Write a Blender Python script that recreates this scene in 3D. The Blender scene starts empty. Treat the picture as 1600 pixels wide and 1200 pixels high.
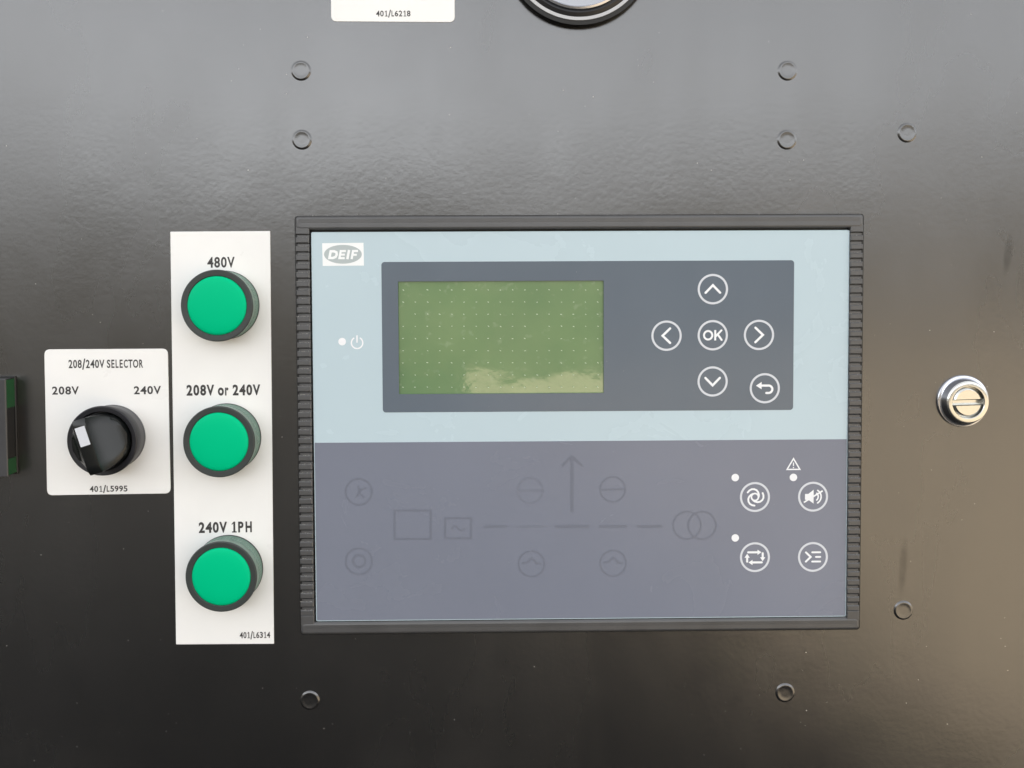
import bpy, bmesh, math, random
from mathutils import Vector, Matrix

random.seed(7)
scene = bpy.context.scene
COL = scene.collection
MM = 0.001
Z0 = 1.35                      # height of the controller's centre above the ground
PI = math.pi

# ---------------------------------------------------------------- camera
F_PX, PPX, PPY = 1200.0, 800.0, 480.0
PITCH, YAW, ROLL = math.radians(-1.854), math.radians(-0.592), math.radians(0.265)
CAM = Vector((-31.54, -321.53, 59.37)) * MM + Vector((0, 0, Z0))
ROT = Matrix.Rotation(YAW, 3, 'Z') @ Matrix.Rotation(PITCH, 3, 'X') @ Matrix.Rotation(ROLL, 3, 'Y')
cam = bpy.data.cameras.new('camera')
cam.sensor_width = 36.0
cam.lens = F_PX / 1600 * 36.0
cam.shift_y = -(600 - PPY) / 1600
cam.clip_start = 0.01
cam.clip_end = 2000
cam_ob = bpy.data.objects.new('camera', cam)
COL.objects.link(cam_ob)
cam_ob.matrix_world = Matrix.Translation(CAM) @ (ROT @ Matrix.Rotation(PI / 2, 3, 'X')).to_4x4()
scene.camera = cam_ob

# ---------------------------------------------------------------- sky, sun, exposure
SUN_AZ, SUN_EL = math.radians(158), math.radians(40)   # from the panel's outward normal towards its right; height. The panel is in open shade
world = bpy.data.worlds.new('World')
scene.world = world
world.use_nodes = True
wn, wl = world.node_tree.nodes, world.node_tree.links
wn.clear()
sky = wn.new('ShaderNodeTexSky')
sky.sky_type = 'NISHITA'
sky.sun_disc = False
sky.sun_elevation = SUN_EL
sdir = Vector((math.sin(SUN_AZ) * math.cos(SUN_EL), -math.cos(SUN_AZ) * math.cos(SUN_EL), math.sin(SUN_EL)))
sky.sun_rotation = math.atan2(sdir.x, sdir.y)
sky.air_density = 1.0
sky.dust_density = 2.0
sky.ozone_density = 1.0
hsv = wn.new('ShaderNodeHueSaturation')
hsv.inputs['Saturation'].default_value = 0.10          # high thin cloud
bg = wn.new('ShaderNodeBackground')
bg.inputs['Strength'].default_value = 0.13
wo = wn.new('ShaderNodeOutputWorld')
wl.new(sky.outputs[0], hsv.inputs['Color'])
wl.new(hsv.outputs[0], bg.inputs['Color'])
wl.new(bg.outputs[0], wo.inputs['Surface'])
sl = bpy.data.lights.new('sun', 'SUN')
sl.energy = 4.0
sl.angle = math.radians(0.5)
sl.color = (1.0, 0.96, 0.9)
sun = bpy.data.objects.new('sun', sl)
COL.objects.link(sun)
sun.location = (2, -3, 5)
sun.rotation_euler = sdir.to_track_quat('Z', 'Y').to_euler()
vs = scene.view_settings
vs.view_transform = 'Standard'
vs.look = 'None'
vs.exposure = 2.26
vs.gamma = 1
vs.use_curve_mapping = False

# ---------------------------------------------------------------- pixel -> panel
def P(px, py, h=0.0):
    """point (x, z) in metres, relative to the controller centre, on the plane h mm proud of the panel"""
    d = ROT @ Vector(((px - PPX) / F_PX, 1.0, -(py - PPY) / F_PX))
    t = (-h * MM - CAM.y) / d.y
    p = CAM + d * t
    return p.x, p.z - Z0

def scale_at(h):
    return (abs(CAM.y) - h * MM) / F_PX       # metres per pixel

# ---------------------------------------------------------------- materials
def mat(name, color, rough=0.5, metal=0.0, ior=1.45, coat=0.0, coat_rough=0.05, bump=None, vary=None, spec=0.5, smear=0.0):
    m = bpy.data.materials.new(name)
    m.use_nodes = True
    nt = m.node_tree
    n, l = nt.nodes, nt.links
    b = n['Principled BSDF']
    b.inputs['Base Color'].default_value = (*color, 1)
    b.inputs['Roughness'].default_value = rough
    b.inputs['Metallic'].default_value = metal
    b.inputs['IOR'].default_value = ior
    b.inputs['Specular IOR Level'].default_value = spec
    b.inputs['Coat Weight'].default_value = coat
    b.inputs['Coat Roughness'].default_value = coat_rough
    tc = n.new('ShaderNodeTexCoord')
    if bump:
        sc, strength, dist = bump
        nz = n.new('ShaderNodeTexNoise')
        nz.inputs['Scale'].default_value = sc
        nz.inputs['Detail'].default_value = 3
        l.new(tc.outputs['Object'], nz.inputs['Vector'])
        bp = n.new('ShaderNodeBump')
        bp.inputs['Strength'].default_value = strength
        bp.inputs['Distance'].default_value = dist
        l.new(nz.outputs['Fac'], bp.inputs['Height'])
        l.new(bp.outputs[0], b.inputs['Normal'])
    if smear:
        ns = n.new('ShaderNodeTexNoise'); ns.inputs['Scale'].default_value = 28; ns.inputs['Detail'].default_value = 7; ns.inputs['Distortion'].default_value = 1.2
        l.new(tc.outputs['Object'], ns.inputs['Vector'])
        ms = n.new('ShaderNodeMapRange'); ms.inputs['From Min'].default_value = 0.3; ms.inputs['From Max'].default_value = 0.7
        ms.inputs['To Min'].default_value = rough - smear; ms.inputs['To Max'].default_value = rough + smear
        l.new(ns.outputs['Fac'], ms.inputs['Value']); l.new(ms.outputs[0], b.inputs['Roughness'])
    if vary:
        sc, amt = vary
        nz2 = n.new('ShaderNodeTexNoise')
        nz2.inputs['Scale'].default_value = sc
        nz2.inputs['Detail'].default_value = 5
        l.new(tc.outputs['Object'], nz2.inputs['Vector'])
        mr = n.new('ShaderNodeMapRange')
        mr.inputs['From Min'].default_value = 0.3
        mr.inputs['From Max'].default_value = 0.7
        mr.inputs['To Min'].default_value = 1 - amt
        mr.inputs['To Max'].default_value = 1 + amt
        l.new(nz2.outputs['Fac'], mr.inputs['Value'])
        mx = n.new('ShaderNodeMix')
        mx.data_type = 'RGBA'
        mx.blend_type = 'MULTIPLY'
        mx.inputs['Factor'].default_value = 1
        mx.inputs['A'].default_value = (*color, 1)
        l.new(mr.outputs[0], mx.inputs['B'])
        l.new(mx.outputs['Result'], b.inputs['Base Color'])
    return m

def panel_material():
    m = mat('black_powder_coat', (0.004, 0.0036, 0.0032), 0.42, ior=2.15)
    nt = m.node_tree
    n, l = nt.nodes, nt.links
    b = n['Principled BSDF']
    tc = n.new('ShaderNodeTexCoord')
    # orange peel
    n1 = n.new('ShaderNodeTexNoise'); n1.inputs['Scale'].default_value = 430; n1.inputs['Detail'].default_value = 2.5
    n2 = n.new('ShaderNodeTexNoise'); n2.inputs['Scale'].default_value = 14; n2.inputs['Detail'].default_value = 3
    for q in (n1, n2):
        l.new(tc.outputs['Object'], q.inputs['Vector'])
    bp = n.new('ShaderNodeBump'); bp.inputs['Strength'].default_value = 0.085; bp.inputs['Distance'].default_value = 0.0004
    l.new(n1.outputs['Fac'], bp.inputs['Height'])
    bp2 = n.new('ShaderNodeBump'); bp2.inputs['Strength'].default_value = 0.24; bp2.inputs['Distance'].default_value = 0.0015
    l.new(n2.outputs['Fac'], bp2.inputs['Height'])
    l.new(bp.outputs[0], bp2.inputs['Normal'])
    l.new(bp2.outputs[0], b.inputs['Normal'])
    # wiped, uneven gloss
    n3 = n.new('ShaderNodeTexNoise'); n3.inputs['Scale'].default_value = 7; n3.inputs['Detail'].default_value = 6
    mp = n.new('ShaderNodeMapping'); mp.inputs['Scale'].default_value = (1.6, 1, 0.6)
    l.new(tc.outputs['Object'], mp.inputs['Vector']); l.new(mp.outputs[0], n3.inputs['Vector'])
    mr = n.new('ShaderNodeMapRange')
    mr.inputs['From Min'].default_value = 0.3; mr.inputs['From Max'].default_value = 0.72
    mr.inputs['To Min'].default_value = 0.20; mr.inputs['To Max'].default_value = 0.30
    l.new(n3.outputs['Fac'], mr.inputs['Value'])
    # fine vertical wipe marks on top of that
    mpw = n.new('ShaderNodeMapping'); mpw.inputs['Scale'].default_value = (20, 1, 8); mpw.inputs['Rotation'].default_value = (0, 0.18, 0)
    nw = n.new('ShaderNodeTexNoise'); nw.inputs['Scale'].default_value = 1.6; nw.inputs['Detail'].default_value = 6; nw.inputs['Distortion'].default_value = 0.6
    l.new(tc.outputs['Object'], mpw.inputs['Vector']); l.new(mpw.outputs[0], nw.inputs['Vector'])
    mw = n.new('ShaderNodeMapRange'); mw.inputs['From Min'].default_value = 0.35; mw.inputs['From Max'].default_value = 0.75
    mw.inputs['To Min'].default_value = -0.01; mw.inputs['To Max'].default_value = 0.03
    l.new(nw.outputs['Fac'], mw.inputs['Value'])
    aw = n.new('ShaderNodeMath'); aw.operation = 'ADD'
    l.new(mr.outputs[0], aw.inputs[0]); l.new(mw.outputs[0], aw.inputs[1])
    l.new(aw.outputs[0], b.inputs['Roughness'])
    # thin film of dry dust in patches
    nd = n.new('ShaderNodeTexNoise'); nd.inputs['Scale'].default_value = 9; nd.inputs['Detail'].default_value = 9; nd.inputs['Roughness'].default_value = 0.7
    l.new(tc.outputs['Object'], nd.inputs['Vector'])
    md = n.new('ShaderNodeMapRange'); md.inputs['From Min'].default_value = 0.52; md.inputs['From Max'].default_value = 0.78
    l.new(nd.outputs['Fac'], md.inputs['Value'])
    mc = n.new('ShaderNodeMix'); mc.data_type = 'RGBA'
    mc.inputs['A'].default_value = (0.0035, 0.0032, 0.0032, 1); mc.inputs['B'].default_value = (0.011, 0.01, 0.009, 1)
    l.new(md.outputs[0], mc.inputs['Factor']); l.new(mc.outputs['Result'], b.inputs['Base Color'])
    # smears and drip marks, (x, z, half width, half height, tilt) in metres
    acc = None
    for (px, py, w, h, rot) in ((1575, 398, 8, 36, 0.12), (1411, 885, 8, 55, 0.06)):
        x, z = P(px, py)
        mpp = n.new('ShaderNodeMapping'); mpp.vector_type = 'TEXTURE'
        mpp.inputs['Location'].default_value = (x, 0, z)
        mpp.inputs['Rotation'].default_value = (0, rot, 0)
        s = scale_at(0)
        mpp.inputs['Scale'].default_value = (w * s, 1, h * s)
        l.new(tc.outputs['Object'], mpp.inputs['Vector'])
        ln = n.new('ShaderNodeVectorMath'); ln.operation = 'LENGTH'
        l.new(mpp.outputs[0], ln.inputs[0])
        sm = n.new('ShaderNodeMapRange'); sm.interpolation_type = 'SMOOTHSTEP'
        sm.inputs['From Min'].default_value = 1.1; sm.inputs['From Max'].default_value = 0.35
        l.new(ln.outputs['Value'], sm.inputs['Value'])
        if acc is None:
            acc = sm.outputs[0]
        else:
            ad = n.new('ShaderNodeMath'); ad.operation = 'MAXIMUM'
            l.new(acc, ad.inputs[0]); l.new(sm.outputs[0], ad.inputs[1]); acc = ad.outputs[0]
    n4 = n.new('ShaderNodeTexNoise'); n4.inputs['Scale'].default_value = 120; n4.inputs['Detail'].default_value = 4
    l.new(tc.outputs['Object'], n4.inputs['Vector'])
    ml = n.new('ShaderNodeMath'); ml.operation = 'MULTIPLY'
    l.new(acc, ml.inputs[0]); l.new(n4.outputs['Fac'], ml.inputs[1])
    spm = n.new('ShaderNodeMapRange')
    spm.inputs['To Min'].default_value = 0.5; spm.inputs['To Max'].default_value = 0.26
    l.new(ml.outputs[0], spm.inputs['Value'])
    l.new(spm.outputs[0], b.inputs['Specular IOR Level'])
    return m

M = {}
M['panel'] = panel_material()
M['label'] = mat('white_label', (0.84, 0.835, 0.815), 0.35, vary=(35, 0.03), smear=0.08, bump=(500, 0.05, 0.0002))
M['ink'] = mat('dark_grey_ink', (0.045, 0.042, 0.042), 0.5)
M['frame'] = mat('black_plastic', (0.055, 0.055, 0.056), 0.42, ior=1.7, bump=(1500, 0.12, 0.0002), vary=(90, 0.12))
M['face'] = mat('pale_blue_overlay', (0.475, 0.585, 0.635), 0.26, vary=(15, 0.02), smear=0.05, bump=(25, 0.06, 0.001))
M['slate'] = mat('slate_overlay', (0.120, 0.146, 0.178), 0.18, vary=(18, 0.04), smear=0.04, bump=(25, 0.06, 0.001))
M['slate_low'] = mat('slate_lower_overlay', (0.182, 0.198, 0.248), 0.26, vary=(18, 0.03), smear=0.03, bump=(25, 0.06, 0.001))
M['faint'] = mat('faint_grey_print', (0.150, 0.163, 0.204), 0.34)
M['faint2'] = mat('fainter_grey_print', (0.162, 0.177, 0.221), 0.32)
M['white'] = mat('white_print', (0.82, 0.83, 0.85), 0.4)
M['ringw'] = mat('pale_grey_print', (0.62, 0.64, 0.68), 0.4)
M['logo_white'] = mat('logo_white', (0.84, 0.86, 0.86), 0.35)
M['logo_grey'] = mat('logo_grey', (0.42, 0.47, 0.475), 0.35)
M['green'] = mat('green_lens', (0.0, 0.475, 0.215), 0.4, spec=0.06, bump=(900, 0.06, 0.0003))
M['bezel'] = mat('pilot_bezel', (0.035, 0.042, 0.04), 0.42, bump=(2500, 0.3, 0.0002))
M['collar'] = mat('pilot_collar', (0.13, 0.22, 0.175), 0.3, bump=(2500, 0.15, 0.0002))
M['black'] = mat('gloss_black', (0.012, 0.012, 0.013), 0.32, bump=(1800, 0.1, 0.0002))
M['knob'] = mat('knob_black', (0.005, 0.006, 0.006), 0.24, ior=1.45, bump=(1200, 0.08, 0.0003))
M['sel_ring'] = mat('selector_bezel_black', (0.012, 0.012, 0.015), 0.42, bump=(2500, 0.25, 0.0002))
M['sel_side'] = mat('selector_collar_grey', (0.085, 0.085, 0.087), 0.35, bump=(2500, 0.2, 0.0002))
M['zinc'] = mat('zinc_plate', (0.60, 0.60, 0.57), 0.22, 1.0, bump=(700, 0.06, 0.0003))
M['steel'] = mat('plated_steel', (0.55, 0.56, 0.6), 0.22, 1.0, bump=(900, 0.05, 0.0002))
M['rubber'] = mat('black_rubber', (0.008, 0.008, 0.008), 0.45)
M['greyring'] = mat('grey_ring', (0.42, 0.42, 0.42), 0.4, 0.3)
M['gauge_face'] = mat('gauge_face', (0.35, 0.37, 0.41), 0.3, coat=1.0)
M['meter'] = mat('meter_front', (0.05, 0.05, 0.053), 0.3, vary=(20, 0.2))
M['end_green'] = mat('green_end', (0.008, 0.065, 0.02), 0.35)
M['edge'] = mat('worn_edge', (0.07, 0.066, 0.062), 0.4)
M['dust'] = mat('dust_grain', (0.6, 0.58, 0.53), 0.8)
M['dots'] = mat('display_dots', (0.55, 0.66, 0.48), 0.4)

def lcd_material():
    m = mat('green_display', (0.16, 0.285, 0.125), 0.25, coat=1.0, coat_rough=0.06)
    nt = m.node_tree; n, l = nt.nodes, nt.links
    b = n['Principled BSDF']
    b.inputs['Coat IOR'].default_value = 2.2
    tc = n.new('ShaderNodeTexCoord')
    nz = n.new('ShaderNodeTexNoise'); nz.inputs['Scale'].default_value = 30; nz.inputs['Detail'].default_value = 5
    l.new(tc.outputs['Object'], nz.inputs['Vector'])
    cr = n.new('ShaderNodeValToRGB')
    cr.color_ramp.elements[0].position = 0.3; cr.color_ramp.elements[0].color = (0.104, 0.205, 0.082, 1)
    cr.color_ramp.elements[1].position = 0.72; cr.color_ramp.elements[1].color = (0.142, 0.25, 0.100, 1)
    l.new(nz.outputs['Fac'], cr.inputs['Fac'])
    # hazy residue on the film
    n2 = n.new('ShaderNodeTexNoise'); n2.inputs['Scale'].default_value = 260; n2.inputs['Detail'].default_value = 6
    l.new(tc.outputs['Object'], n2.inputs['Vector'])
    mr = n.new('ShaderNodeMapRange'); mr.inputs['From Min'].default_value = 0.6; mr.inputs['From Max'].default_value = 0.8
    mr.inputs['To Max'].default_value = 0.35
    l.new(n2.outputs['Fac'], mr.inputs['Value'])
    mx = n.new('ShaderNodeMix'); mx.data_type = 'RGBA'
    l.new(mr.outputs[0], mx.inputs['Factor']); l.new(cr.outputs[0], mx.inputs['A'])
    mx.inputs['B'].default_value = (0.42, 0.52, 0.36, 1)
    l.new(mx.outputs['Result'], b.inputs['Base Color'])
    nb = n.new('ShaderNodeTexNoise'); nb.inputs['Scale'].default_value = 22; nb.inputs['Detail'].default_value = 7; nb.inputs['Roughness'].default_value = 0.42
    l.new(tc.outputs['Object'], nb.inputs['Vector'])
    bp = n.new('ShaderNodeBump'); bp.inputs['Strength'].default_value = 0.5; bp.inputs['Distance'].default_value = 0.0013
    l.new(nb.outputs['Fac'], bp.inputs['Height']); l.new(bp.outputs[0], b.inputs['Coat Normal'])
    return m
M['lcd'] = lcd_material()

# ---------------------------------------------------------------- mesh helpers (local coords: x right, y into the panel, z up, metres)
class MB:
    def __init__(s):
        s.v, s.f = [], []
    def add(s, vs, fs):
        o = len(s.v)
        s.v += [tuple(q) for q in vs]
        s.f += [tuple(i + o for i in f) for f in fs]
    def loops(s, loops, cap_first=False, cap_last=True):
        """skin a list of equal-length closed loops"""
        n = len(loops[0]); o = len(s.v)
        for lp in loops:
            s.v += [tuple(q) for q in lp]
        for k in range(len(loops) - 1):
            for i in range(n):
                j = (i + 1) % n
                s.f.append((o + k * n + i, o + k * n + j, o + (k + 1) * n + j, o + (k + 1) * n + i))
        if cap_first:
            s.f.append(tuple(o + i for i in reversed(range(n))))
        if cap_last:
            e = o + (len(loops) - 1) * n
            s.f.append(tuple(e + i for i in range(n)))
    def build(s, name, material, parent=None, loc=None, smooth=False, autosmooth=None):
        me = bpy.data.meshes.new(name)
        me.from_pydata(s.v, [], s.f)
        me.materials.append(material)
        bm = bmesh.new(); bm.from_mesh(me)
        bmesh.ops.recalc_face_normals(bm, faces=bm.faces)
        bm.to_mesh(me); bm.free()
        if smooth or autosmooth:
            me.polygons.foreach_set('use_smooth', [True] * len(me.polygons))
            if autosmooth:
                me.set_sharp_from_angle(angle=math.radians(autosmooth))
        me.update()
        ob = bpy.data.objects.new(name, me)
        COL.objects.link(ob)
        if parent is not None:
            ob.parent = parent
        if loc is not None:
            ob.location = loc
        return ob

def flat_up(me_ob):
    return me_ob

def circle(r, y, n=64, cx=0.0, cz=0.0):
    return [(cx + r * math.cos(2 * PI * i / n), y, cz + r * math.sin(2 * PI * i / n)) for i in range(n)]

def lathe(profile, n=64, cx=0.0, cz=0.0, cap_last=True, cap_first=False):
    """profile: (radius mm, height proud mm)"""
    m = MB()
    m.loops([circle(r * MM, -h * MM, n, cx, cz) for r, h in profile], cap_first, cap_last)
    return m

def rrect2(x0, z0, x1, z1, r, n=6):
    pts = []
    for (cx, cz, a) in ((x1 - r, z1 - r, 0), (x0 + r, z1 - r, 90), (x0 + r, z0 + r, 180), (x1 - r, z0 + r, 270)):
        for k in range(n + 1):
            t = math.radians(a + 90 * k / n)
            pts.append((cx + r * math.cos(t), cz + r * math.sin(t)))
    return pts

def quad_round(c, r, n=6):
    """rounded quadrilateral through 2-D corners given in order"""
    pts = []
    for i in range(4):
        a, b, d = Vector(c[i - 1]), Vector(c[i]), Vector(c[(i + 1) % 4])
        u, v = (a - b).normalized(), (d - b).normalized()
        p0, p1 = b + u * r, b + v * r
        for k in range(n + 1):
            t = k / n
            pts.append(tuple(p0 * (1 - t) ** 2 + b * 2 * t * (1 - t) + p1 * t * t))
    return pts

def lift(pts, h):
    return [(x, -h * MM, z) for x, z in pts]

def inset(pts, d):
    """inset a convex outline towards its centre by about d metres"""
    cx = sum(p[0] for p in pts) / len(pts); cz = sum(p[1] for p in pts) / len(pts)
    xs = [abs(p[0] - cx) for p in pts]; zs = [abs(p[1] - cz) for p in pts]
    sx, sz = 1 - d / max(xs), 1 - d / max(zs)
    return [(cx + (x - cx) * sx, cz + (z - cz) * sz) for x, z in pts]

def plate(pts, h0, h1, ch):
    m = MB()
    m.loops([lift(pts, h0), lift(pts, h1 - ch), lift(inset(pts, ch * MM), h1)])
    return m

def box(m, x0, x1, h0, h1, z0, z1, ch=0.0):
    """box in metres (x, z) and mm (h) with a chamfered front"""
    a = [(x0, z0), (x1, z0), (x1, z1), (x0, z1)]
    c = ch * MM
    b = [(x0 + c, z0 + c), (x1 - c, z0 + c), (x1 - c, z1 - c), (x0 + c, z1 - c)]
    if ch > 0:
        m.loops([lift(a, h0), lift(a, h1 - ch), lift(b, h1)])
    else:
        m.loops([lift(a, h0), lift(a, h1)])

def stroke(m, pts, w, h, closed=False, round_caps=True, nc=6):
    """flat ribbon of width w through 2-D points"""
    pts = [Vector(p) for p in pts]
    n = len(pts)
    L, Rr = [], []
    for i in range(n):
        if closed:
            a, b = pts[i - 1], pts[(i + 1) % n]
        else:
            a, b = pts[max(i - 1, 0)], pts[min(i + 1, n - 1)]
        p = pts[i]
        d1 = (p - a).normalized() if (p - a).length > 1e-12 else (b - p).normalized()
        d2 = (b - p).normalized() if (b - p).length > 1e-12 else d1
        t = d1 + d2
        t = t.normalized() if t.length > 1e-6 else d1
        nn = Vector((-t.y, t.x))
        k = max(0.35, nn.dot(Vector((-d1.y, d1.x))))
        off = nn * (w / 2 / k)
        L.append(p + off); Rr.append(p - off)
    m.k = getattr(m, 'k', -1) + 1
    h = h + 0.005 * m.k            # strokes that cross never share a plane
    vs = lift([tuple(q) for q in L] + [tuple(q) for q in Rr], h)
    fs = []
    rng = range(n) if closed else range(n - 1)
    for i in rng:
        j = (i + 1) % n
        fs.append((i, n + i, n + j, j))
    m.add(vs, fs)
    if round_caps and not closed:
        for (p, q) in ((pts[0], pts[1]), (pts[-1], pts[-2])):
            d = (p - q).normalized(); nn = Vector((-d.y, d.x))
            ring = [p + (nn * math.cos(PI * k / nc) + d * math.sin(PI * k / nc)) * w / 2 for k in range(nc + 1)]
            m.add(lift([tuple(x) for x in ring], h), [tuple(range(nc + 1))])

def disc(m, c, r, h, n=28):
    h += 0.003
    m.add(lift([(c[0] + r * math.cos(2 * PI * i / n), c[1] + r * math.sin(2 * PI * i / n)) for i in range(n)], h), [tuple(range(n))])

def ring(m, c, r, w, h, n=48, sx=1.0):
    stroke(m, [(c[0] + sx * r * math.cos(2 * PI * i / n), c[1] + r * math.sin(2 * PI * i / n)) for i in range(n)], w, h, closed=True)

def poly(m, pts, h):
    h -= 0.004
    m.add(lift(pts, h), [tuple(range(len(pts)))])

def arc(cx, cy, r, a0, a1, n=16):
    return [(cx + r * math.cos(math.radians(a0 + (a1 - a0) * k / n)), cy + r * math.sin(math.radians(a0 + (a1 - a0) * k / n))) for k in range(n + 1)]

def empty(name, loc):
    o = bpy.data.objects.new(name, None)
    o.empty_display_size = 0.02
    COL.objects.link(o)
    o.location = loc
    return o

def tag(o, label, cat, group=None):
    o['label'] = label
    o['category'] = cat
    if group:
        o['group'] = group
    return o

def struct(o):
    o['kind'] = 'structure'
    return o

def copy_tree(o, parent=None):
    c = o.copy()
    COL.objects.link(c)
    c.parent = parent
    for ch in list(o.children):
        copy_tree(ch, c)
    return c

# ---- lettering: the built-in font, each glyph set to a narrow humanist width
ADV = {' ': 226, '/': 386, 'V': 567, 'L': 420, 'S': 459, 'E': 488, 'C': 533, 'T': 487, 'O': 662, 'R': 543, 'P': 517, 'H': 623, 'o': 527, 'r': 349}
INK = {'1': 340, '4': 465, '/': 370, 'V': 560, 'L': 310, 'S': 375, 'E': 335, 'C': 440, 'T': 465, 'O': 580, 'R': 420, 'P': 385, 'H': 455, 'o': 440, 'r': 255}
YR = {'/': (-125, 735), 'o': (-8, 470), 'r': (0, 470)}
_gl = {}
def glyph(ch, weight):
    key = (ch, weight)
    if ch == '1':
        w = 0.22 + 6 * weight
        return ([(0.62 - w / 2, 0.0), (0.62 + w / 2, 0.0), (0.62 + w / 2, 1.0), (0.62 - w / 3, 1.0), (0.08, 0.80), (0.08, 0.69), (0.62 - w / 2, 0.84),
                 (0.12, 0.0), (1.12, 0.0), (1.12, 0.105), (0.12, 0.105)], [(0, 1, 2, 3, 6), (3, 4, 5, 6), (7, 8, 9, 10)])
    if key not in _gl:
        cu = bpy.data.curves.new('glyph', 'FONT')
        cu.body = ch; cu.offset = weight + 0.006; cu.resolution_u = 6; cu.fill_mode = 'FRONT'
        ob = bpy.data.objects.new('glyph', cu)
        COL.objects.link(ob)
        bpy.context.view_layer.update()
        me = bpy.data.meshes.new_from_object(ob.evaluated_get(bpy.context.evaluated_depsgraph_get()))
        vs = [(v.co.x, v.co.y) for v in me.vertices]
        fs = [tuple(p.vertices) for p in me.polygons]
        bpy.data.objects.remove(ob); bpy.data.curves.remove(cu); bpy.data.meshes.remove(me)
        x0 = min(v[0] for v in vs); x1 = max(v[0] for v in vs); y0 = min(v[1] for v in vs); y1 = max(v[1] for v in vs)
        _gl[key] = ([((x - x0) / (x1 - x0), (y - y0) / (y1 - y0)) for x, y in vs], fs)
    return _gl[key]

def lettering(name, s, px0, px1, pyt, pyb, h, material, parent, origin, weight=0.012, tilt=0.0):
    """text whose ink spans px0..px1 and whose digits span pyt..pyb in the photograph, lying h mm proud of the panel"""
    m = MB()
    x = 0; items = []
    for ch in s:
        adv = ADV.get(ch, 507)
        if ch != ' ':
            w = INK.get(ch, 430)
            items.append((ch, x + (adv - w) / 2, w))
        x += adv
    a = items[0][1]; b = items[-1][1] + items[-1][2]
    ax, az = P(px0, pyb, h); bx, _ = P(px1, pyb, h); _, cz = P(px0, pyt, h)
    sx = (bx - ax) / (b - a); sz = (cz - az) / 640.0
    mx = (ax + bx) / 2
    for ch, gx, gw in items:
        vs, fs = glyph(ch, weight)
        y0, y1 = YR.get(ch, (0, 640))
        out = []
        for u, v in vs:
            X = ax + (gx - a + u * gw) * sx; Z = az + (y0 + v * (y1 - y0)) * sz
            Z += (X - mx) * tilt
            out.append((X - origin[0], -h * MM, Z - origin[1]))
        m.add(out, fs)
    return m.build(name, material, parent)

# ================================================================ the setting: ground and the steel panel
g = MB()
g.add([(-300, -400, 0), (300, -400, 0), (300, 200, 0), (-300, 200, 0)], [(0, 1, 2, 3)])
struct(g.build('ground', mat('darkened_ground', (0.016, 0.0145, 0.012), 0.8, vary=(3, 0.25), bump=(60, 0.5, 0.01))))  # unseen ground, coloured extra dark so the panel's lower reflection stays dark
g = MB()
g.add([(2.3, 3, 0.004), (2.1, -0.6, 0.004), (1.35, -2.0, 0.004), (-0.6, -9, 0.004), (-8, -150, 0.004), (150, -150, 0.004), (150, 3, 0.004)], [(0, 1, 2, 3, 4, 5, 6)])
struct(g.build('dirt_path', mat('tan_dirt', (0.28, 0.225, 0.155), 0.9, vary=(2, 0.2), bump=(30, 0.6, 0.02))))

m = MB()  # added unseen dark bank, blocks the low sky from the panel's reflections
prof = [(0, 0.0), (3, 0.55), (8, 0.9), (16, 1.0), (40, 0.6), (80, 0.0)]
na = 75; vs_, fs_ = [], []
rh = random.Random(3)
for i in range(na + 1):
    deg = -150 + 215 * i / na
    a = math.radians(deg)
    fade = min(1.0, i / 10.0, (na - i) / 8.0)
    near = 12 + 22 * min(1.0, max(0.0, (deg - 8) / 26.0)) ** 1.3      # the added bank swings away to the right
    crest = near + 7
    elev = 8.6 + 1.0 * math.sin(i * 0.8) + rh.uniform(-0.5, 0.5)
    hgt = (1.4 + crest * math.tan(math.radians(elev))) * fade
    for (d, t) in prof:
        R_ = near + d
        vs_.append((R_ * math.sin(a), -R_ * math.cos(a), -0.05 + hgt * t))
k_ = len(prof)
for i in range(na):
    for j in range(k_ - 1):
        fs_.append((i * k_ + j, (i + 1) * k_ + j, (i + 1) * k_ + j + 1, i * k_ + j + 1))
m.add(vs_, fs_)
struct(m.build('sky_blocker', mat('blocker_dark', (0.036, 0.03, 0.02), 0.9, vary=(1.5, 0.5), bump=(3, 0.8, 0.3)), None, smooth=True))

m = MB()
pw = [(-2.6, -Z0), (1.9, -Z0), (1.9, 1.55), (-2.6, 1.55)]
m.loops([lift(pw, -3), lift(pw, -0.4), lift(inset(pw, 0.0004), 0)], cap_first=True)
panel = m.build('steel_panel', M['panel'], None, (0, 0, Z0))
struct(panel)
m = MB(); box(m, -2.58, 1.88, -1200, -3.5, -Z0, 1.53)
struct(m.build('enclosure', M['panel'], None, (0, 0, Z0)))
panel['label'] = 'black powder-coated steel control panel with dust and smears'

sprof = [(4.15, 0.0), (3.95, 0.12), (3.6, 0.42), (3.25, 0.5), (2.9, 0.4), (1.4, 0.4)]
stud0 = None
for (px, py) in ((470, 110), (471.5, 218), (1231, 110), (1230, 218), (1418, 207), (484, 1095), (1227, 1083), (1412, 954)):
    x, z = P(px, py, 0.4)
    if stud0 is None:
        stud0 = lathe(sprof, 40).build('weld_stud', M['panel'], panel, (x, -0.00002, z), smooth=True)
        st = stud0
    else:
        st = stud0.copy(); COL.objects.link(st); st.parent = panel; st.location = (x, -0.00002, z)

# ================================================================ labels
def label_plate(name, corners, r, label, h=0.25):
    pts = [P(*c, h) for c in corners]
    ox = sum(p[0] for p in pts) / 4; oz = min(p[1] for p in pts)
    root = empty(name, (ox, 0, Z0 + oz))
    loc = [(p[0] - ox, p[1] - oz) for p in pts]
    outl = quad_round(loc, r * scale_at(0))
    plate(outl, 0.0, h, 0.08).build('label_plate', M['label'], root)
    tag(root, label, 'label')
    return root, (ox, oz)

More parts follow.
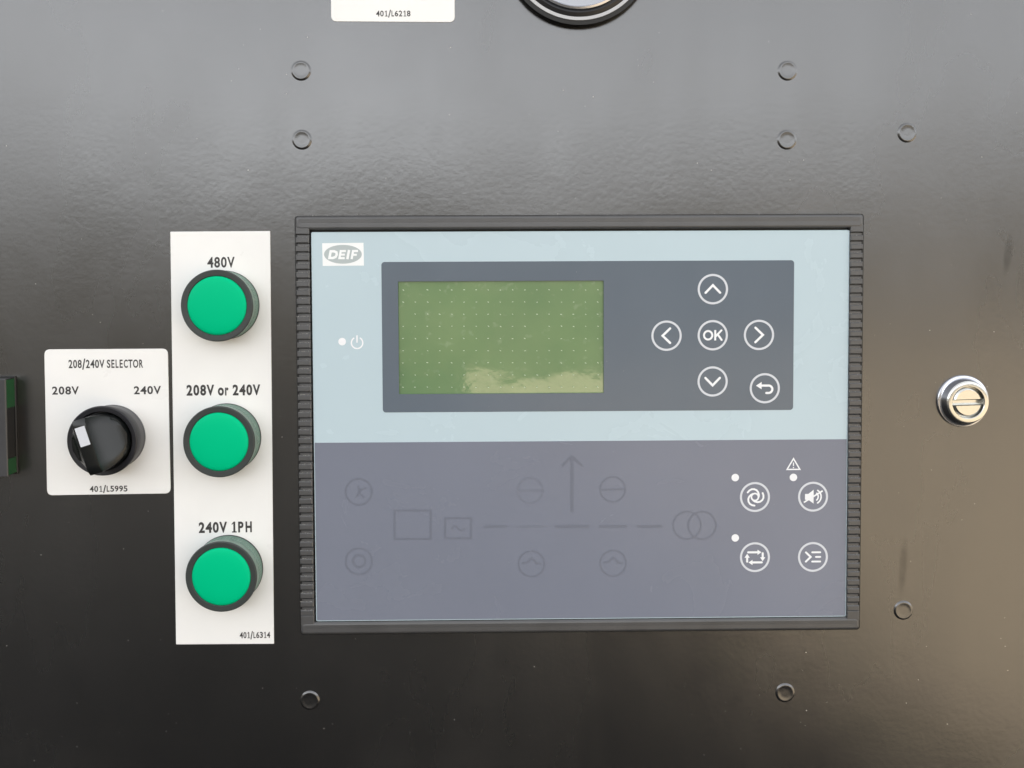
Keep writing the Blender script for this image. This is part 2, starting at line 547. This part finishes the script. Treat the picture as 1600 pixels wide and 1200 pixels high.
root, og = label_plate('indicator_label', ((266, 362), (422, 361), (428, 1006), (275, 1007)), 1.0,
                       'tall narrow white label strip behind the three green pilot lights')
lettering('lettering', '480V', 324, 366.8, 401.5, 418.3, 0.31, M['ink'], root, og, 0.020)
lettering('lettering', '208V or 240V', 291.6, 406.8, 601.3, 618.3, 0.31, M['ink'], root, og, 0.032)
lettering('lettering', '240V 1PH', 310.7, 393.6, 815.6, 832.6, 0.31, M['ink'], root, og, 0.032, 0.008)
lettering('lettering', '401/L6314', 374.6, 422.2, 987.6, 997.3, 0.31, M['ink'], root, og, 0.018, 0.004)

root, og = label_plate('selector_label', ((69, 546), (262, 544.8), (266.5, 771), (73.5, 774)), 9,
                       'square white label with rounded corners behind the black selector switch')
lettering('lettering', '208/240V SELECTOR', 107.2, 223.6, 562.3, 575.3, 0.31, M['ink'], root, og, 0.016)
lettering('lettering', '208V', 81.5, 123.3, 604, 616.6, 0.31, M['ink'], root, og, 0.02)
lettering('lettering', '240V', 209.3, 251.6, 603.4, 616, 0.31, M['ink'], root, og, 0.02, 0.005)
lettering('lettering', '401/L5995', 140.2, 199.2, 759.3, 768.6, 0.31, M['ink'], root, og, 0.018, 0.005)

root, og = label_plate('gauge_label', ((515.5, -150), (709, -151), (710.5, 34.6), (517.5, 33.4)), 9,
                       'white label with rounded corners beside the round gauge')
lettering('lettering', '401/L6218', 587.5, 641.3, 16.6, 25.6, 0.31, M['ink'], root, og, 0.012)

# ================================================================ green pilot lights
PH = 9.6
def make_pilot():
    root = empty('pilot_light', (0, 0, 0))
    # knurled ring against the label
    m = MB(); n = 144; lp = []
    for (r, h) in ((14.2, 0.3), (14.2, 1.0), (13.95, 1.3), (13.95, 4.2), (13.75, 4.5), (13.0, 4.5)):
        lp.append([((r + (0.26 if (i % 2 and 1.2 < h < 4.3) else 0)) * MM * math.cos(2 * PI * i / n), -h * MM,
                    (r + (0.26 if (i % 2 and 1.2 < h < 4.3) else 0)) * MM * math.sin(2 * PI * i / n)) for i in range(n)])
    m.loops(lp, False, True)
    m.build('knurled_ring', M['collar'], root, autosmooth=25)
    lathe([(14.35, 0.26), (14.35, 0.85), (14.1, 0.95)], 96, cap_last=False).build('gasket', M['rubber'], root)
    lathe([(13.8, 4.3), (14.1, 5.0), (14.5, PH - 0.9)], 96, cap_last=False).build('collar', M['collar'], root, smooth=True)
    lathe([(14.5, PH - 0.9), (14.62, PH - 0.5), (14.5, PH - 0.15), (14.2, PH), (12.3, PH - 0.1), (12.05, PH - 0.3), (11.95, PH - 1.2)], 96,
          cap_last=False).build('bezel', M['bezel'], root, autosmooth=18)
    prof = [(12.0, PH - 1.1), (11.95, PH - 0.35)] + [(11.75 * math.cos(t * PI / 2 / 8), PH - 0.2 + 1.15 * math.sin(t * PI / 2 / 8)) for t in range(0, 8)] + [(0.6, PH + 0.95)]
    lathe(prof, 96).build('lens', M['green'], root, smooth=True)
    return root

pilot0 = make_pilot()
spots = (((338.5, 477.6), 'green round pilot light under the 480V marking'),
         ((341.7, 690.6), 'green round pilot light under the 208V or 240V marking'),
         ((345.2, 901.6), 'green round pilot light under the 240V 1PH marking'))
for i, ((px, py), lab) in enumerate(spots):
    o = pilot0 if i == 0 else copy_tree(pilot0)
    x, z = P(px, py, PH)
    o.location = (x, 0, Z0 + z)
    tag(o, lab, 'pilot light', 'green pilot lights on the label strip')

# ================================================================ selector switch
SH = 9.6
x, z = P(159, 689.3, SH)
root = empty('selector_switch', (x, 0, Z0 + z))
tag(root, 'black rotary selector switch with a white pointer mark', 'switch')
lathe([(13.4, 0.26), (13.4, 1.0), (13.25, 1.2), (13.25, 4.0), (13.1, 4.2)], 96, cap_last=False).build('collar', M['sel_side'], root, autosmooth=30)
lathe([(13.1, 4.2), (13.5, 4.5), (14.3, SH - 0.8), (14.2, SH - 0.3), (13.8, SH), (12.2, SH - 0.2), (12.0, SH - 0.5), (11.9, SH - 2.5)], 96,
      cap_last=True).build('bezel', M['sel_ring'], root, autosmooth=40)
# grip: a ridged profile cut by the round rim
ang = math.radians(17.3)
rk = 11.45
prof = []
top = SH + 11.6
for k in range(0, 25):
    u = -rk * 0.9995 + 2 * rk * 0.9995 * k / 24
    prof.append(u)
us = sorted(set([round(u, 4) for u in prof if abs(u) > 3.0] + [-2.75, -2.6, -2.3, 2.3, 2.6, 2.75]))
def gh(u):
    a = abs(u)
    if a <= 2.3: return top
    if a <= 2.6: return top - 0.12
    if a <= 2.75: return top - 0.5
    t = (a - 2.75) / (rk - 2.75)
    return SH + 1.6 + (top - 0.5 - SH - 1.6) * (1 - t) ** 1.75
def rot2(u, v):
    # v runs along the grip, up and to the left
    return (u * math.cos(ang) - v * math.sin(ang)) * MM, (u * math.sin(ang) + v * math.cos(ang)) * MM
m = MB(); nv = 12; base = SH - 2.4
grid = []
for u in us:
    c = math.sqrt(max(rk * rk - u * u, 0.0))
    hgt = gh(u)
    row = []
    for k in range(nv + 1):
        v = -c + 2 * c * k / nv
        # soften the two ends of the grip
        e = 1 - max(0.0, abs(v) / max(c, 1e-6) - 0.86) / 0.14 if c > 0 else 1
        hh = hgt - (1 - min(1, e)) ** 2 * 0.9
        X, Zz = rot2(u, v)
        row.append((X, -hh * MM, Zz))
    grid.append(row)
nu = len(us)
vs = [p for r in grid for p in r]
fs = [(i * (nv + 1) + k, (i + 1) * (nv + 1) + k, (i + 1) * (nv + 1) + k + 1, i * (nv + 1) + k + 1) for i in range(nu - 1) for k in range(nv)]
rim = [(i, 0) for i in range(nu)] + [(nu - 1, k) for k in range(1, nv + 1)] + [(i, nv) for i in range(nu - 2, -1, -1)] + [(0, k) for k in range(nv - 1, 0, -1)]
o2 = len(vs)
for (i, k) in rim:
    p = grid[i][k]; vs.append((p[0], -base * MM, p[2]))
for q in range(len(rim)):
    r2 = (q + 1) % len(rim)
    a, b = rim[q], rim[r2]
    fs.append((a[0] * (nv + 1) + a[1], b[0] * (nv + 1) + b[1], o2 + r2, o2 + q))
m.add(vs, fs)
grip = m.build('grip', M['knob'], root, autosmooth=32)
m = MB()
mk = [rot2(u, v) for u, v in ((-2.0, 0.6), (2.0, 0.6), (2.0, 8.3), (-2.0, 8.3))]
m.loops([lift(mk, top - 0.3), lift(mk, top + 0.06)])
m.build('pointer_mark', M['ringw'], grip)

# ================================================================ quarter-turn latch
x, z = P(1506.3, 627.2, 1.2)
root = empty('quarter_turn_latch', (x, 0, Z0 + z))
tag(root, 'round zinc-plated latch with a screwdriver slot on the bare panel', 'latch')
lathe([(11.0, 0.0), (11.0, 0.6), (10.7, 1.0), (10.2, 1.1), (9.8, 1.3), (9.5, 2.2), (8.9, 3.9)], 72, cap_last=False).build('flange', M['steel'], root, autosmooth=35)
lathe([(8.9, 3.9), (8.55, 4.3), (8.2, 4.45), (6.9, 4.45), (6.65, 4.2), (6.6, 1.4)], 72).build('rim', M['zinc'], root, autosmooth=35)
m = MB()
for sgn in (1, -1):
    r1, s0 = 6.15, 0.85
    a0 = math.asin(s0 / r1)
    def seg(r, s):
        a = math.asin(s / r)
        return [(r * MM * math.cos(a + (PI - 2 * a) * k / 20), sgn * r * MM * math.sin(a + (PI - 2 * a) * k / 20)) for k in range(21)]
    m.loops([lift(seg(6.05, 1.0), 1.4), lift(seg(6.05, 1.0), 3.7), lift(seg(5.3, 1.35), 4.2)])
slot = m.build('slotted_core', M['zinc'], root)
slot.rotation_euler = (0, math.radians(-1.5), 0)

# ================================================================ round gauge, only its lower edge in the photograph
x, z = P(905, -80, 3.5)
root = empty('round_gauge', (x, 0, Z0 + z))
tag(root, 'round gauge with black and silver rings above the controller', 'gauge')
k = scale_at(3.5) / MM
lathe([(117 * k, 0), (117 * k, 2.2), (115.5 * k, 3.2), (109.2 * k, 3.4)], 128, cap_last=False).build('gasket', M['rubber'], root, autosmooth=40)
lathe([(109.4 * k, 2.6), (109.0 * k, 3.8), (104 * k, 3.8), (103.2 * k, 2.4)], 128, cap_last=False).build('outer_ring', M['greyring'], root, autosmooth=40)
lathe([(103.6 * k, 3.0), (103 * k, 3.9), (98 * k, 4.4), (93 * k, 3.8)], 128, cap_last=False).build('black_ring', M['black'], root, autosmooth=40)
lathe([(93.2 * k, 3.4), (92.5 * k, 4.4), (89.5 * k, 4.7), (87.5 * k, 4.3), (86.5 * k, 2.6)], 128, cap_last=False).build('silver_ring', M['steel'], root, autosmooth=40)
lathe([(87.5 * k, 2.7), (20 * k, 2.7)], 96).build('dial', M['gauge_face'], root)

# ================================================================ panel meter, only its right end in the photograph
MH = 7.4
xa, zt = P(6.8, 593.2, MH); xb, zb = P(11.3, 744.5, MH)
xr = (xa + xb) / 2; zc = (zt + zb) / 2; hh = (zt - zb) / 2
root = empty('panel_meter', (xr - 0.04, 0, Z0 + zb))
tag(root, 'dark rectangular panel meter with green ends on its edge', 'meter')
def L(x0, x1, z0, z1):
    return x0 + 0.04, x1 + 0.04, z0 + hh, z1 + hh
m = MB()
x0, x1, z0, z1 = L(-0.086, -0.0004, -hh, hh)
box(m, x0, x1, 0.8, MH - 0.5, z0, z1)
m.build('housing', M['black'], root)
m = MB(); box(m, x0 - 0.0003, x1 + 0.0004, MH - 0.5, MH, z0 - 0.0001, z1 + 0.0001, 0.2); m.build('front_cover', M['meter'], root)
m = MB(); box(m, x0 - 0.0008, x1 + 0.0005, 0.0, 0.8, z0 - 0.0006, z1 + 0.0006, 0.3); m.build('gasket', M['rubber'], root)
for (za, zb2) in ((0.40 * hh, 0.985 * hh), (-0.985 * hh, -0.66 * hh)):  # green piece towards each end of the right side, black between
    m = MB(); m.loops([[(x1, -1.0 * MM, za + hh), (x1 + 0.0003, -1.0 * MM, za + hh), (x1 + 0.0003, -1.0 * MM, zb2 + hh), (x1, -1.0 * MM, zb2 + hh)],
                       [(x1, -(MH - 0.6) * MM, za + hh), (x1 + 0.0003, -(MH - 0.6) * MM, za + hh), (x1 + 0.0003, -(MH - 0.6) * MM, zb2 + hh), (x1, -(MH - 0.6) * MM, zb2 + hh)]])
    m.build('green_end_piece', M['end_green'], root)
m = MB(); box(m, x1 + 0.0002, x1 + 0.00075, MH - 0.45, MH + 0.05, z0, z1, 0.1); m.build('edge_strip', M['edge'], root)

# ================================================================ genset controller
FH = 6.0            # frame height above the panel
W2, H2 = 0.2333 / 2, 0.1733 / 2
ctrl = empty('generator_controller', (0, 0, Z0 - H2))
tag(ctrl, 'blue-grey generator controller with green display in a ribbed black frame', 'controller')
def C(px, py, h):
    a, b = P(px, py, h)
    return a, b + H2
OG = (0.0, -H2)

xi0, zi1 = C(483.5, 358.5, FH); xi1, zi0 = C(1328.5, 968.5, FH)
xi0, _ = C(486.5, 660, FH); xi1, _ = C(1326.5, 660, FH)
_, zi1 = C(800, 357.8, FH); _, zi0 = C(800, 970.5, FH)
xo0, xo1, zo0, zo1 = -W2, W2, 0.0, 2 * H2
CORN = 0.0062       # plain length of frame leg beside each corner (beyond the bar)
zr1 = C(1340, 362.6, FH)[1]; zr0 = C(1335, 954.5, FH)[1]
def frame_bar(name, z0, z1, leg0, leg1):
    # bar with a shallow dished face, and short legs down each side
    m = MB()
    n = 10
    def bar(xa, xb, za, zb):
        c = 0.0006
        a = rrect2(xa, za, xb, zb, 0.0012, 4)
        m.loops([lift(a, 0.0), lift(a, FH - 0.7), lift(inset(a, 0.0005), FH - 0.15), lift(inset(a, 0.0010), FH), lift(inset(a, 0.0022), FH - 0.03), lift(inset(a, 0.00285), FH - 0.06)])
    bar(xo0, xo1, z0, z1)
    for (xa, xb) in ((xo0, xi0), (xi1, xo1)):
        box(m, xa + 0.00005, xb, 0.0, FH - 0.12, leg0, leg1, 0.25)
    return m.build(name, M['frame'], ctrl)
frame_bar('top_bar', zi1, zo1, zr1, zi1 + 0.0012)
frame_bar('bottom_bar', zo0, zi0, zi0 - 0.0012, zr0)

NR = 44
pitch = (zr1 - zr0) / NR
for (xa, xb, s) in ((xo0, xi0, -1), (xi1, xo1, 1)):
    m = MB(); box(m, xa + 0.0007, xb - 0.0004, 0.0, FH - 1.3, zr0 - 0.0005, zr1 + 0.0005); m.build('side_rail', M['frame'], ctrl)
    # one rib, its upper third stepped back, lower part proud
    m = MB()
    zt = pitch; gap = 0.0003
    ou = (0.0006 if s < 0 else 0.0, 0.0006 if s > 0 else 0.0)
    box(m, xa + ou[0], xb - ou[1], FH - 2.2, FH - 0.42, pitch * 0.55, pitch - gap, 0.12)
    box(m, xa, xb - 0.00005, FH - 2.2, FH - 0.02, gap * 0.1, pitch * 0.64, 0.34)
    rib0 = m.build('rib', M['frame'], ctrl, (0, 0, zr0))
    for i in range(1, NR):
        r = rib0.copy(); COL.objects.link(r); r.parent = ctrl; r.location = (random.uniform(-.00003, .00003), random.uniform(-.00006, .00006), zr0 + pitch * i)

# added black band stands in for the shade line on the frame's outer edge
m = MB()
oa = rrect2(xo0 - 0.00055, zo0 - 0.0005, xo1 + 0.00055, zo1 + 0.00035, 0.0013, 4); ia = rrect2(xo0 + 0.0004, zo0 + 0.0004, xo1 - 0.0004, zo1 - 0.0004, 0.0009, 4)
m.loops([lift(oa, 0.2), lift(oa, FH - 1.0), lift(ia, FH - 1.0)], False, False)
m.build('edge_shade_band', M['rubber'], ctrl)
# back plate behind the frame gap
BH = 3.4
m = MB(); box(m, xi0 - 0.0005, xi1 + 0.0005, 0.3, BH, zi0 - 0.0005, zi1 + 0.0005); m.build('back_tray', M['rubber'], ctrl)
# face plate with the display window cut through it
PHH = 5.0
fx0, fz1 = C(487.3, 363, PHH); fx1, fz0 = C(1326, 971, PHH)
_, fz1 = C(800, 361.5, PHH); _, fz0 = C(800, 968.3, PHH)
fx0, _ = C(489.8, 660, PHH); fx1, _ = C(1325.0, 660, PHH)
lx0, lz1 = C(622, 439.8, PHH); lx1, lz0 = C(943.3, 614, PHH)
def ring_plate(outer, inner, h0, h1, ch):
    m = MB()
    n = len(outer)
    L0, L1, L2 = lift(outer, h0), lift(outer, h1 - ch), lift(inset(outer, ch * MM), h1)
    I2, I0 = lift(inner, h1), lift(inner, h0)
    m.loops([L0, L1, L2, I2, I0], False, False)
    return m
outer = rrect2(fx0, fz0, fx1, fz1, 0.0006, 4); inner = rrect2(lx0 - 0.0006, lz0 - 0.0006, lx1 + 0.0006, lz1 + 0.0006, 0.0002, 4)
faceplate = ring_plate(outer, inner, BH + 0.1, PHH, 0.16).build('face_plate', M['face'], ctrl)
OV = PHH + 0.06
dx0, dz1 = C(595.8, 409.3, OV); dx1, dz0 = C(1239.3, 640.5, OV)
outer = rrect2(dx0, dz0, dx1, dz1, 0.0013, 5); inner = rrect2(lx0, lz0, lx1, lz1, 0.00015, 5)
disp = ring_plate(outer, inner, PHH - 0.05, OV, 0.03).build('display_surround', M['slate'], ctrl)
_, sz1 = C(800, 689.8, OV)
m = MB(); box(m, fx0 + 0.0004, fx1 - 0.0004, PHH - 0.05, OV, fz0 + 0.0004, sz1, 0.03)
lower = m.build('lower_overlay', M['slate_low'], ctrl)
m = MB(); box(m, lx0 - 0.0005, lx1 + 0.0005, BH + 0.02, PHH - 0.75, lz0 - 0.0005, lz1 + 0.0005)
lcd = m.build('display_screen', M['lcd'], ctrl)
m = MB(); hl = PHH - 0.72
for j in range(9):
    for i in range(17):
        cx, cz = C(630 + 19.0 * i + random.uniform(-.4, .4), 453 + 18.95 * j + random.uniform(-.3, .3), hl)
        if random.random() < 0.04: continue
        s = scale_at(hl); r = random.uniform(0.55, 0.95) * s; t = random.uniform(-0.8, 0.2)
        d = Vector((math.cos(t), math.sin(t)))
        stroke(m, [(cx - d.x * r, cz - d.y * r), (cx + d.x * r, cz + d.y * r)], random.uniform(0.8, 1.2) * s, hl, nc=3)
dg = m.build('dot_grid', M['dots'], lcd); dg['kind'] = 'stuff'

IH = OV + 0.05
S = scale_at(IH)
def at(px, py, h=IH):
    c = C(px, py, h)
    return lambda x, y: (c[0] + x * S, c[1] - y * S)

# logo
m = MB(); H1 = PHH + 0.05
q = [C(*p, H1) for p in ((503.2, 380.0), (568, 379.3), (568.8, 415), (504.2, 415.6))]
poly(m, list(reversed(q)), H1); logo = m.build('logo_plate', M['logo_white'], ctrl)
m = MB(); c = C(535.8, 397.3, H1 + 0.03)
poly(m, [(c[0] + 29.3 * S * math.cos(t * PI / 24), c[1] + 14.6 * S * math.sin(t * PI / 24)) for t in range(48)], H1 + 0.03)
m.build('oval', M['logo_grey'], logo)
m = MB(); H3 = H1 + 0.06
f = at(535.8, 397.8, H3)
def sh(x, y):
    return f(x - y * 0.20, y)
wl_ = 3.9 * S
T, Bt = -7.2, 7.2
stroke(m, [sh(-20, Bt - 2), sh(-20, T + 2), sh(-14.5, T + 2), sh(-10.8, T + 3.6), sh(-9.6, 0), sh(-10.8, Bt - 3.6), sh(-14.5, Bt - 2)], wl_, H3, closed=True)
stroke(m, [sh(3.6, T + 1.7), sh(-4.4, T + 1.7), sh(-4.4, Bt - 1.7), sh(3.8, Bt - 1.7)], 3.4 * S, H3, round_caps=False)
stroke(m, [sh(-4.4, 0), sh(3.0, 0)], 3.2 * S, H3, round_caps=False)
stroke(m, [sh(8.2, T), sh(8.2, Bt)], wl_, H3, round_caps=False)
stroke(m, [sh(22.4, T + 1.7), sh(14.8, T + 1.7), sh(14.8, Bt)], 3.5 * S, H3, round_caps=False)
stroke(m, [sh(14.8, 0.4), sh(21.6, 0.4)], 3.2 * S, H3, round_caps=False)
m.build('lettering', M['logo_white'], logo)

# power lamp and symbol
m = MB(); c = C(534.6, 533.8, H1); disc(m, c, 6.0 * S, H1); m.build('status_lamp', M['white'], ctrl)
m = MB(); f = at(557.9, 535.7, H1)
stroke(m, [f(*p) for p in arc(0, 0, 8.9, -55, 235, 30)], 2.2 * S, H1)
stroke(m, [f(0, -11), f(0, -1.2)], 2.3 * S, H1)
m.build('power_symbol', M['white'], ctrl)

# keys
def key(px, py, draw):
    root_c = C(px, py, OV)
    k = lathe([(24.2 * S / MM, OV - 0.02), (23.6 * S / MM, OV + 0.035)], 48, root_c[0], root_c[1]).build('key', M['slate'] if py < 650 else M['slate_low'], ctrl)
    m = MB(); hk = OV + 0.07
    ring(m, root_c, 22.2 * S, 3.3 * S, hk, 56)
    m.build('key_ring', M['ringw'], k)
    m = MB(); f = lambda x, y: (root_c[0] + x * S, root_c[1] - y * S)
    draw(m, f, hk)
    m.build('key_symbol', M['white'], k)
def chev(a):
    ca, sa = math.cos(a), math.sin(a)
    def d(m, f, h):
        pts = [(-11.4, 5.6), (0, -6.2), (11.4, 5.6)]
        stroke(m, [f(x * ca - y * sa, x * sa + y * ca) for x, y in pts], 3.6 * S, h)
    return d
def ok(m, f, h):
    stroke(m, [f(-7.3 + 6.5 * math.cos(t * PI / 16), 6.7 * math.sin(t * PI / 16)) for t in range(32)], 3.1 * S, h, closed=True)
    stroke(m, [f(3.9, -8.2), f(3.9, 8.2)], 3.1 * S, h, round_caps=False)
    stroke(m, [f(13.6, -7.6), f(4.2, 2.2)], 3.1 * S, h)
    stroke(m, [f(7.6, -1.6), f(14.0, 7.4)], 3.2 * S, h)
def back(m, f, h):
    poly(m, [f(-14, -4.2), f(-5, 1.6), f(-5, -10)], h)
    stroke(m, [f(-6, -4.2), f(4, -4.2)] + [f(*p) for p in arc(6, 1.6, 5.9, -100, 90, 14)] + [f(2.4, 7.5)], 3.5 * S, h)
def swirl(m, f, h):
    stroke(m, [f(5.6 * math.cos(t * PI / 14), 5.6 * math.sin(t * PI / 14)) for t in range(28)], 2.6 * S, h, closed=True)
    tail = [(-12, -6.6), (-9.6, -9.8), (-6.2, -12.0), (-2.2, -12.4), (1.8, -11.0), (4.6, -8.0), (6.0, -4.0), (6.0, -0.8)]
    for j in range(3):
        a = math.radians(120 * j + 4)
        stroke(m, [f(x * math.cos(a) - y * math.sin(a), x * math.sin(a) + y * math.cos(a)) for x, y in tail], 2.9 * S, h + 0.012 * j)
def mute(m, f, h):
    poly(m, [f(*p) for p in ((-12.8, 4.9), (-7.5, 4.9), (0.9, 11), (0.9, -11.2), (-7.5, -4.5), (-12.8, -4.5))], h)
    stroke(m, [f(*p) for p in arc(1.0, 0, 7.2, -48, 48, 10)], 2.4 * S, h)
    stroke(m, [f(*p) for p in arc(1.0, 0, 11.8, -58, 58, 12)], 2.4 * S, h)
    stroke(m, [f(-14.6, 9.0), f(15.2, -9.3)], 2.5 * S, h + 0.015, round_caps=False)
def cycle(m, f, h):
    def arw(x0, y0, x1, y1, hl=6.4, hw=4.2):
        d = Vector((x1 - x0, y1 - y0)).normalized(); nn = Vector((-d.y, d.x)); tip = Vector((x1, y1)); b = tip - d * hl
        stroke(m, [f(x0, y0), f(*(b + d * 0.6))], 3.3 * S, h)
        pts = [tip, b + nn * hw, b - nn * hw]
        poly(m, [f(p.x, p.y) for p in pts], h + 0.01)
    arw(-10.8, -7.8, 10.4, -7.8); arw(12.3, -6.2, 12.3, 6.6); arw(10.9, 8.4, -10.2, 8.4); arw(-12.4, 7.0, -12.4, -5.6)
def menu(m, f, h):
    stroke(m, [f(-11.2, -7.4), f(-3.6, 0), f(-11.2, 7.4)], 3.1 * S, h)
    for (xa, y) in ((-1.2, -7.4), (4.8, 0), (-1.2, 7.4)):
        stroke(m, [f(xa, y), f(11.6, y)], 2.9 * S, h)
key(1113.8, 451.8, chev(0)); key(1041.4, 524.5, chev(-PI / 2)); key(1113.6, 523.8, ok)
key(1185.8, 523.3, chev(PI / 2)); key(1113.4, 596.0, chev(PI)); key(1194.9, 606.6, back)
key(1179.5, 776.5, swirl); key(1270.3, 776.0, mute); key(1179.5, 870.5, cycle); key(1270.1, 870.1, menu)
for (px, py) in ((1148.8, 746.2), (1239.7, 745.9), (1148.8, 840.5)):
    m = MB(); disc(m, C(px, py, IH), 6.0 * S, IH); m.build('status_lamp', M['white'], ctrl)
m = MB(); f = at(1239.8, 726)
tri = [(0, -9.6), (10.2, 7.6), (-10.2, 7.6)]
stroke(m, [f(*p) for p in tri], 2.1 * S, IH, closed=True)
stroke(m, [f(0, -3.4), f(0, 2.2)], 1.7 * S, IH, round_caps=False)
disc(m, f(0, 4.7), 1.0 * S, IH, 10)
m.build('warning_symbol', M['white'], ctrl)

# unlit symbols of the one-line diagram
def faint(name, draw, which='faint'):
    m = MB(); draw(m); m.build(name, M[which], ctrl)
def pt(px, py):
    return C(px, py, IH)
def rect(m, x0, y0, x1, y1, w):
    stroke(m, [pt(x0, y0), pt(x1, y0), pt(x1, y1), pt(x0, y1)], w * S, IH, closed=True)
def d1(m):
    ring(m, pt(560.6, 768.3), 20.6 * S, 2.6 * S, IH)
    f = at(560.6, 768.3)
    stroke(m, [f(-4, 8), f(1, 2), f(4, -3), f(11, -6)], 2.2 * S, IH)
    stroke(m, [f(-1, -8), f(1, -4), f(0, 1)], 2.4 * S, IH + .01)
    stroke(m, [f(3, 4), f(8, 9)], 1.8 * S, IH)
faint('starter_symbol', d1)
def d2(m):
    ring(m, pt(560.8, 877), 20.8 * S, 2.6 * S, IH); ring(m, pt(561.2, 876.6), 9.5 * S, 3.4 * S, IH)
faint('stop_symbol', d2)
faint('engine_symbol', lambda m: rect(m, 616.5, 797.5, 673, 842, 3.0))
def d3(m):
    rect(m, 695.5, 809.5, 736, 841, 3.0)
    f = at(716, 825.5)
    stroke(m, [f(-10 + 20 * k / 16, -4 * math.sin(2 * PI * k / 16)) for k in range(17)], 2 * S, IH)
faint('generator_symbol', d3)
for (xa, xb, w) in ((756.5, 792.5, 4), (809, 851, 3.4), (867.5, 920.5, 5), (936, 979.5, 4.6), (996, 1034.5, 4.6)):
    faint('line_symbol', lambda m: stroke(m, [pt(xa, 822.8), pt(xb, 822.2)], w * S, IH, round_caps=False), 'faint2' if w < 3.5 else 'faint')
def d4(m):
    stroke(m, [pt(893.7, 800), pt(893.7, 713)], 5.2 * S, IH, round_caps=False)
    stroke(m, [pt(878.5, 728), pt(893.5, 712.5), pt(909.5, 728)], 3.6 * S, IH + .012, round_caps=False)
faint('load_arrow_symbol', d4)
for (px, py) in ((828.5, 766), (957.5, 764.5)):
    def d5(m):
        ring(m, pt(px, py), 19.8 * S, 2.2 * S, IH); stroke(m, [pt(px - 17, py + 0.5), pt(px + 17, py)], 2.6 * S, IH)
    faint('breaker_symbol', d5, 'faint2' if px < 900 else 'faint')
for (px, py) in ((830.5, 881), (958, 880)):
    def d6(m):
        ring(m, pt(px, py), 20.4 * S, 2.2 * S, IH)
        stroke(m, [pt(px - 14, py - 1), pt(px - 7, py - 2), pt(px, py - 9), pt(px + 7, py - 3)], 2.6 * S, IH)
        stroke(m, [pt(px + 7, py - 0.5), pt(px + 15, py - 0.5)], 2.6 * S, IH)
    faint('switch_symbol', d6)
def d7(m):
    ring(m, pt(1073.6, 820.8), 22 * S, 2.4 * S, IH); ring(m, pt(1097, 820.8), 22 * S, 2.4 * S, IH + .012)
faint('transformer_symbol', d7)

# ================================================================ dust grains on the panel and along the frame's top edge
m = MB()
def grain(x, h, z, r):
    vs = [(x - r, -h * MM, z), (x + r, -h * MM, z), (x, -h * MM, z - r * random.uniform(.5, 1)), (x, -h * MM, z + r * random.uniform(.5, 1)), (x, -h * MM - r * 0.6, z)]
    m.add(vs, [(0, 2, 4), (2, 1, 4), (1, 3, 4), (3, 0, 4)])
for i in range(240):
    px, py = random.uniform(0, 1600), random.uniform(0, 1200)
    if 455 < px < 1355 and 330 < py < 995 or px < 432 and 355 < py < 1010 and (px > 262 or 540 < py < 780): continue
    x, z = P(px, py); grain(x, 0.0, z, random.choice((.09, .11, .14, .22)) * MM * random.uniform(.7, 1.2))
for i in range(170):
    t = random.random()
    x = -W2 + 2 * W2 * t; zz = H2 + abs(random.gauss(0, 0.35)) * MM
    grain(x, random.uniform(0, 1) ** 2 * 5.2, zz + 0.0001, random.uniform(.05, .16) * MM)
for i in range(60):
    x = -W2 + 2 * W2 * random.random(); grain(x, FH - 0.3, random.choice((1, -1)) * (H2 - random.uniform(.6, 4.5) * MM), random.uniform(.04, .1) * MM)
for i in range(NR):
    for (xa, xb, nn) in ((xo0, xi0, 26), (xi1, xo1, 7)):
        for q in range(int(nn * random.uniform(0.5, 1.3))):
            grain(random.uniform(xa - 0.0001, xb - 0.0005), FH - random.uniform(0.1, 0.45), zr0 - H2 + pitch * (i + 0.645) + random.uniform(-.00006, .00012), random.uniform(.04, .11) * MM)
for i in range(70):
    x, z = P(random.uniform(495, 1320), random.uniform(365, 965), OV); grain(x, OV + .02, z, random.uniform(.03, .09) * MM)
dust = m.build('dust_grains', M['dust'], None, (0, 0, Z0))
dust['kind'] = 'stuff'
dust['label'] = 'pale dust grains scattered over the panel and frame'
dust['category'] = 'dust'
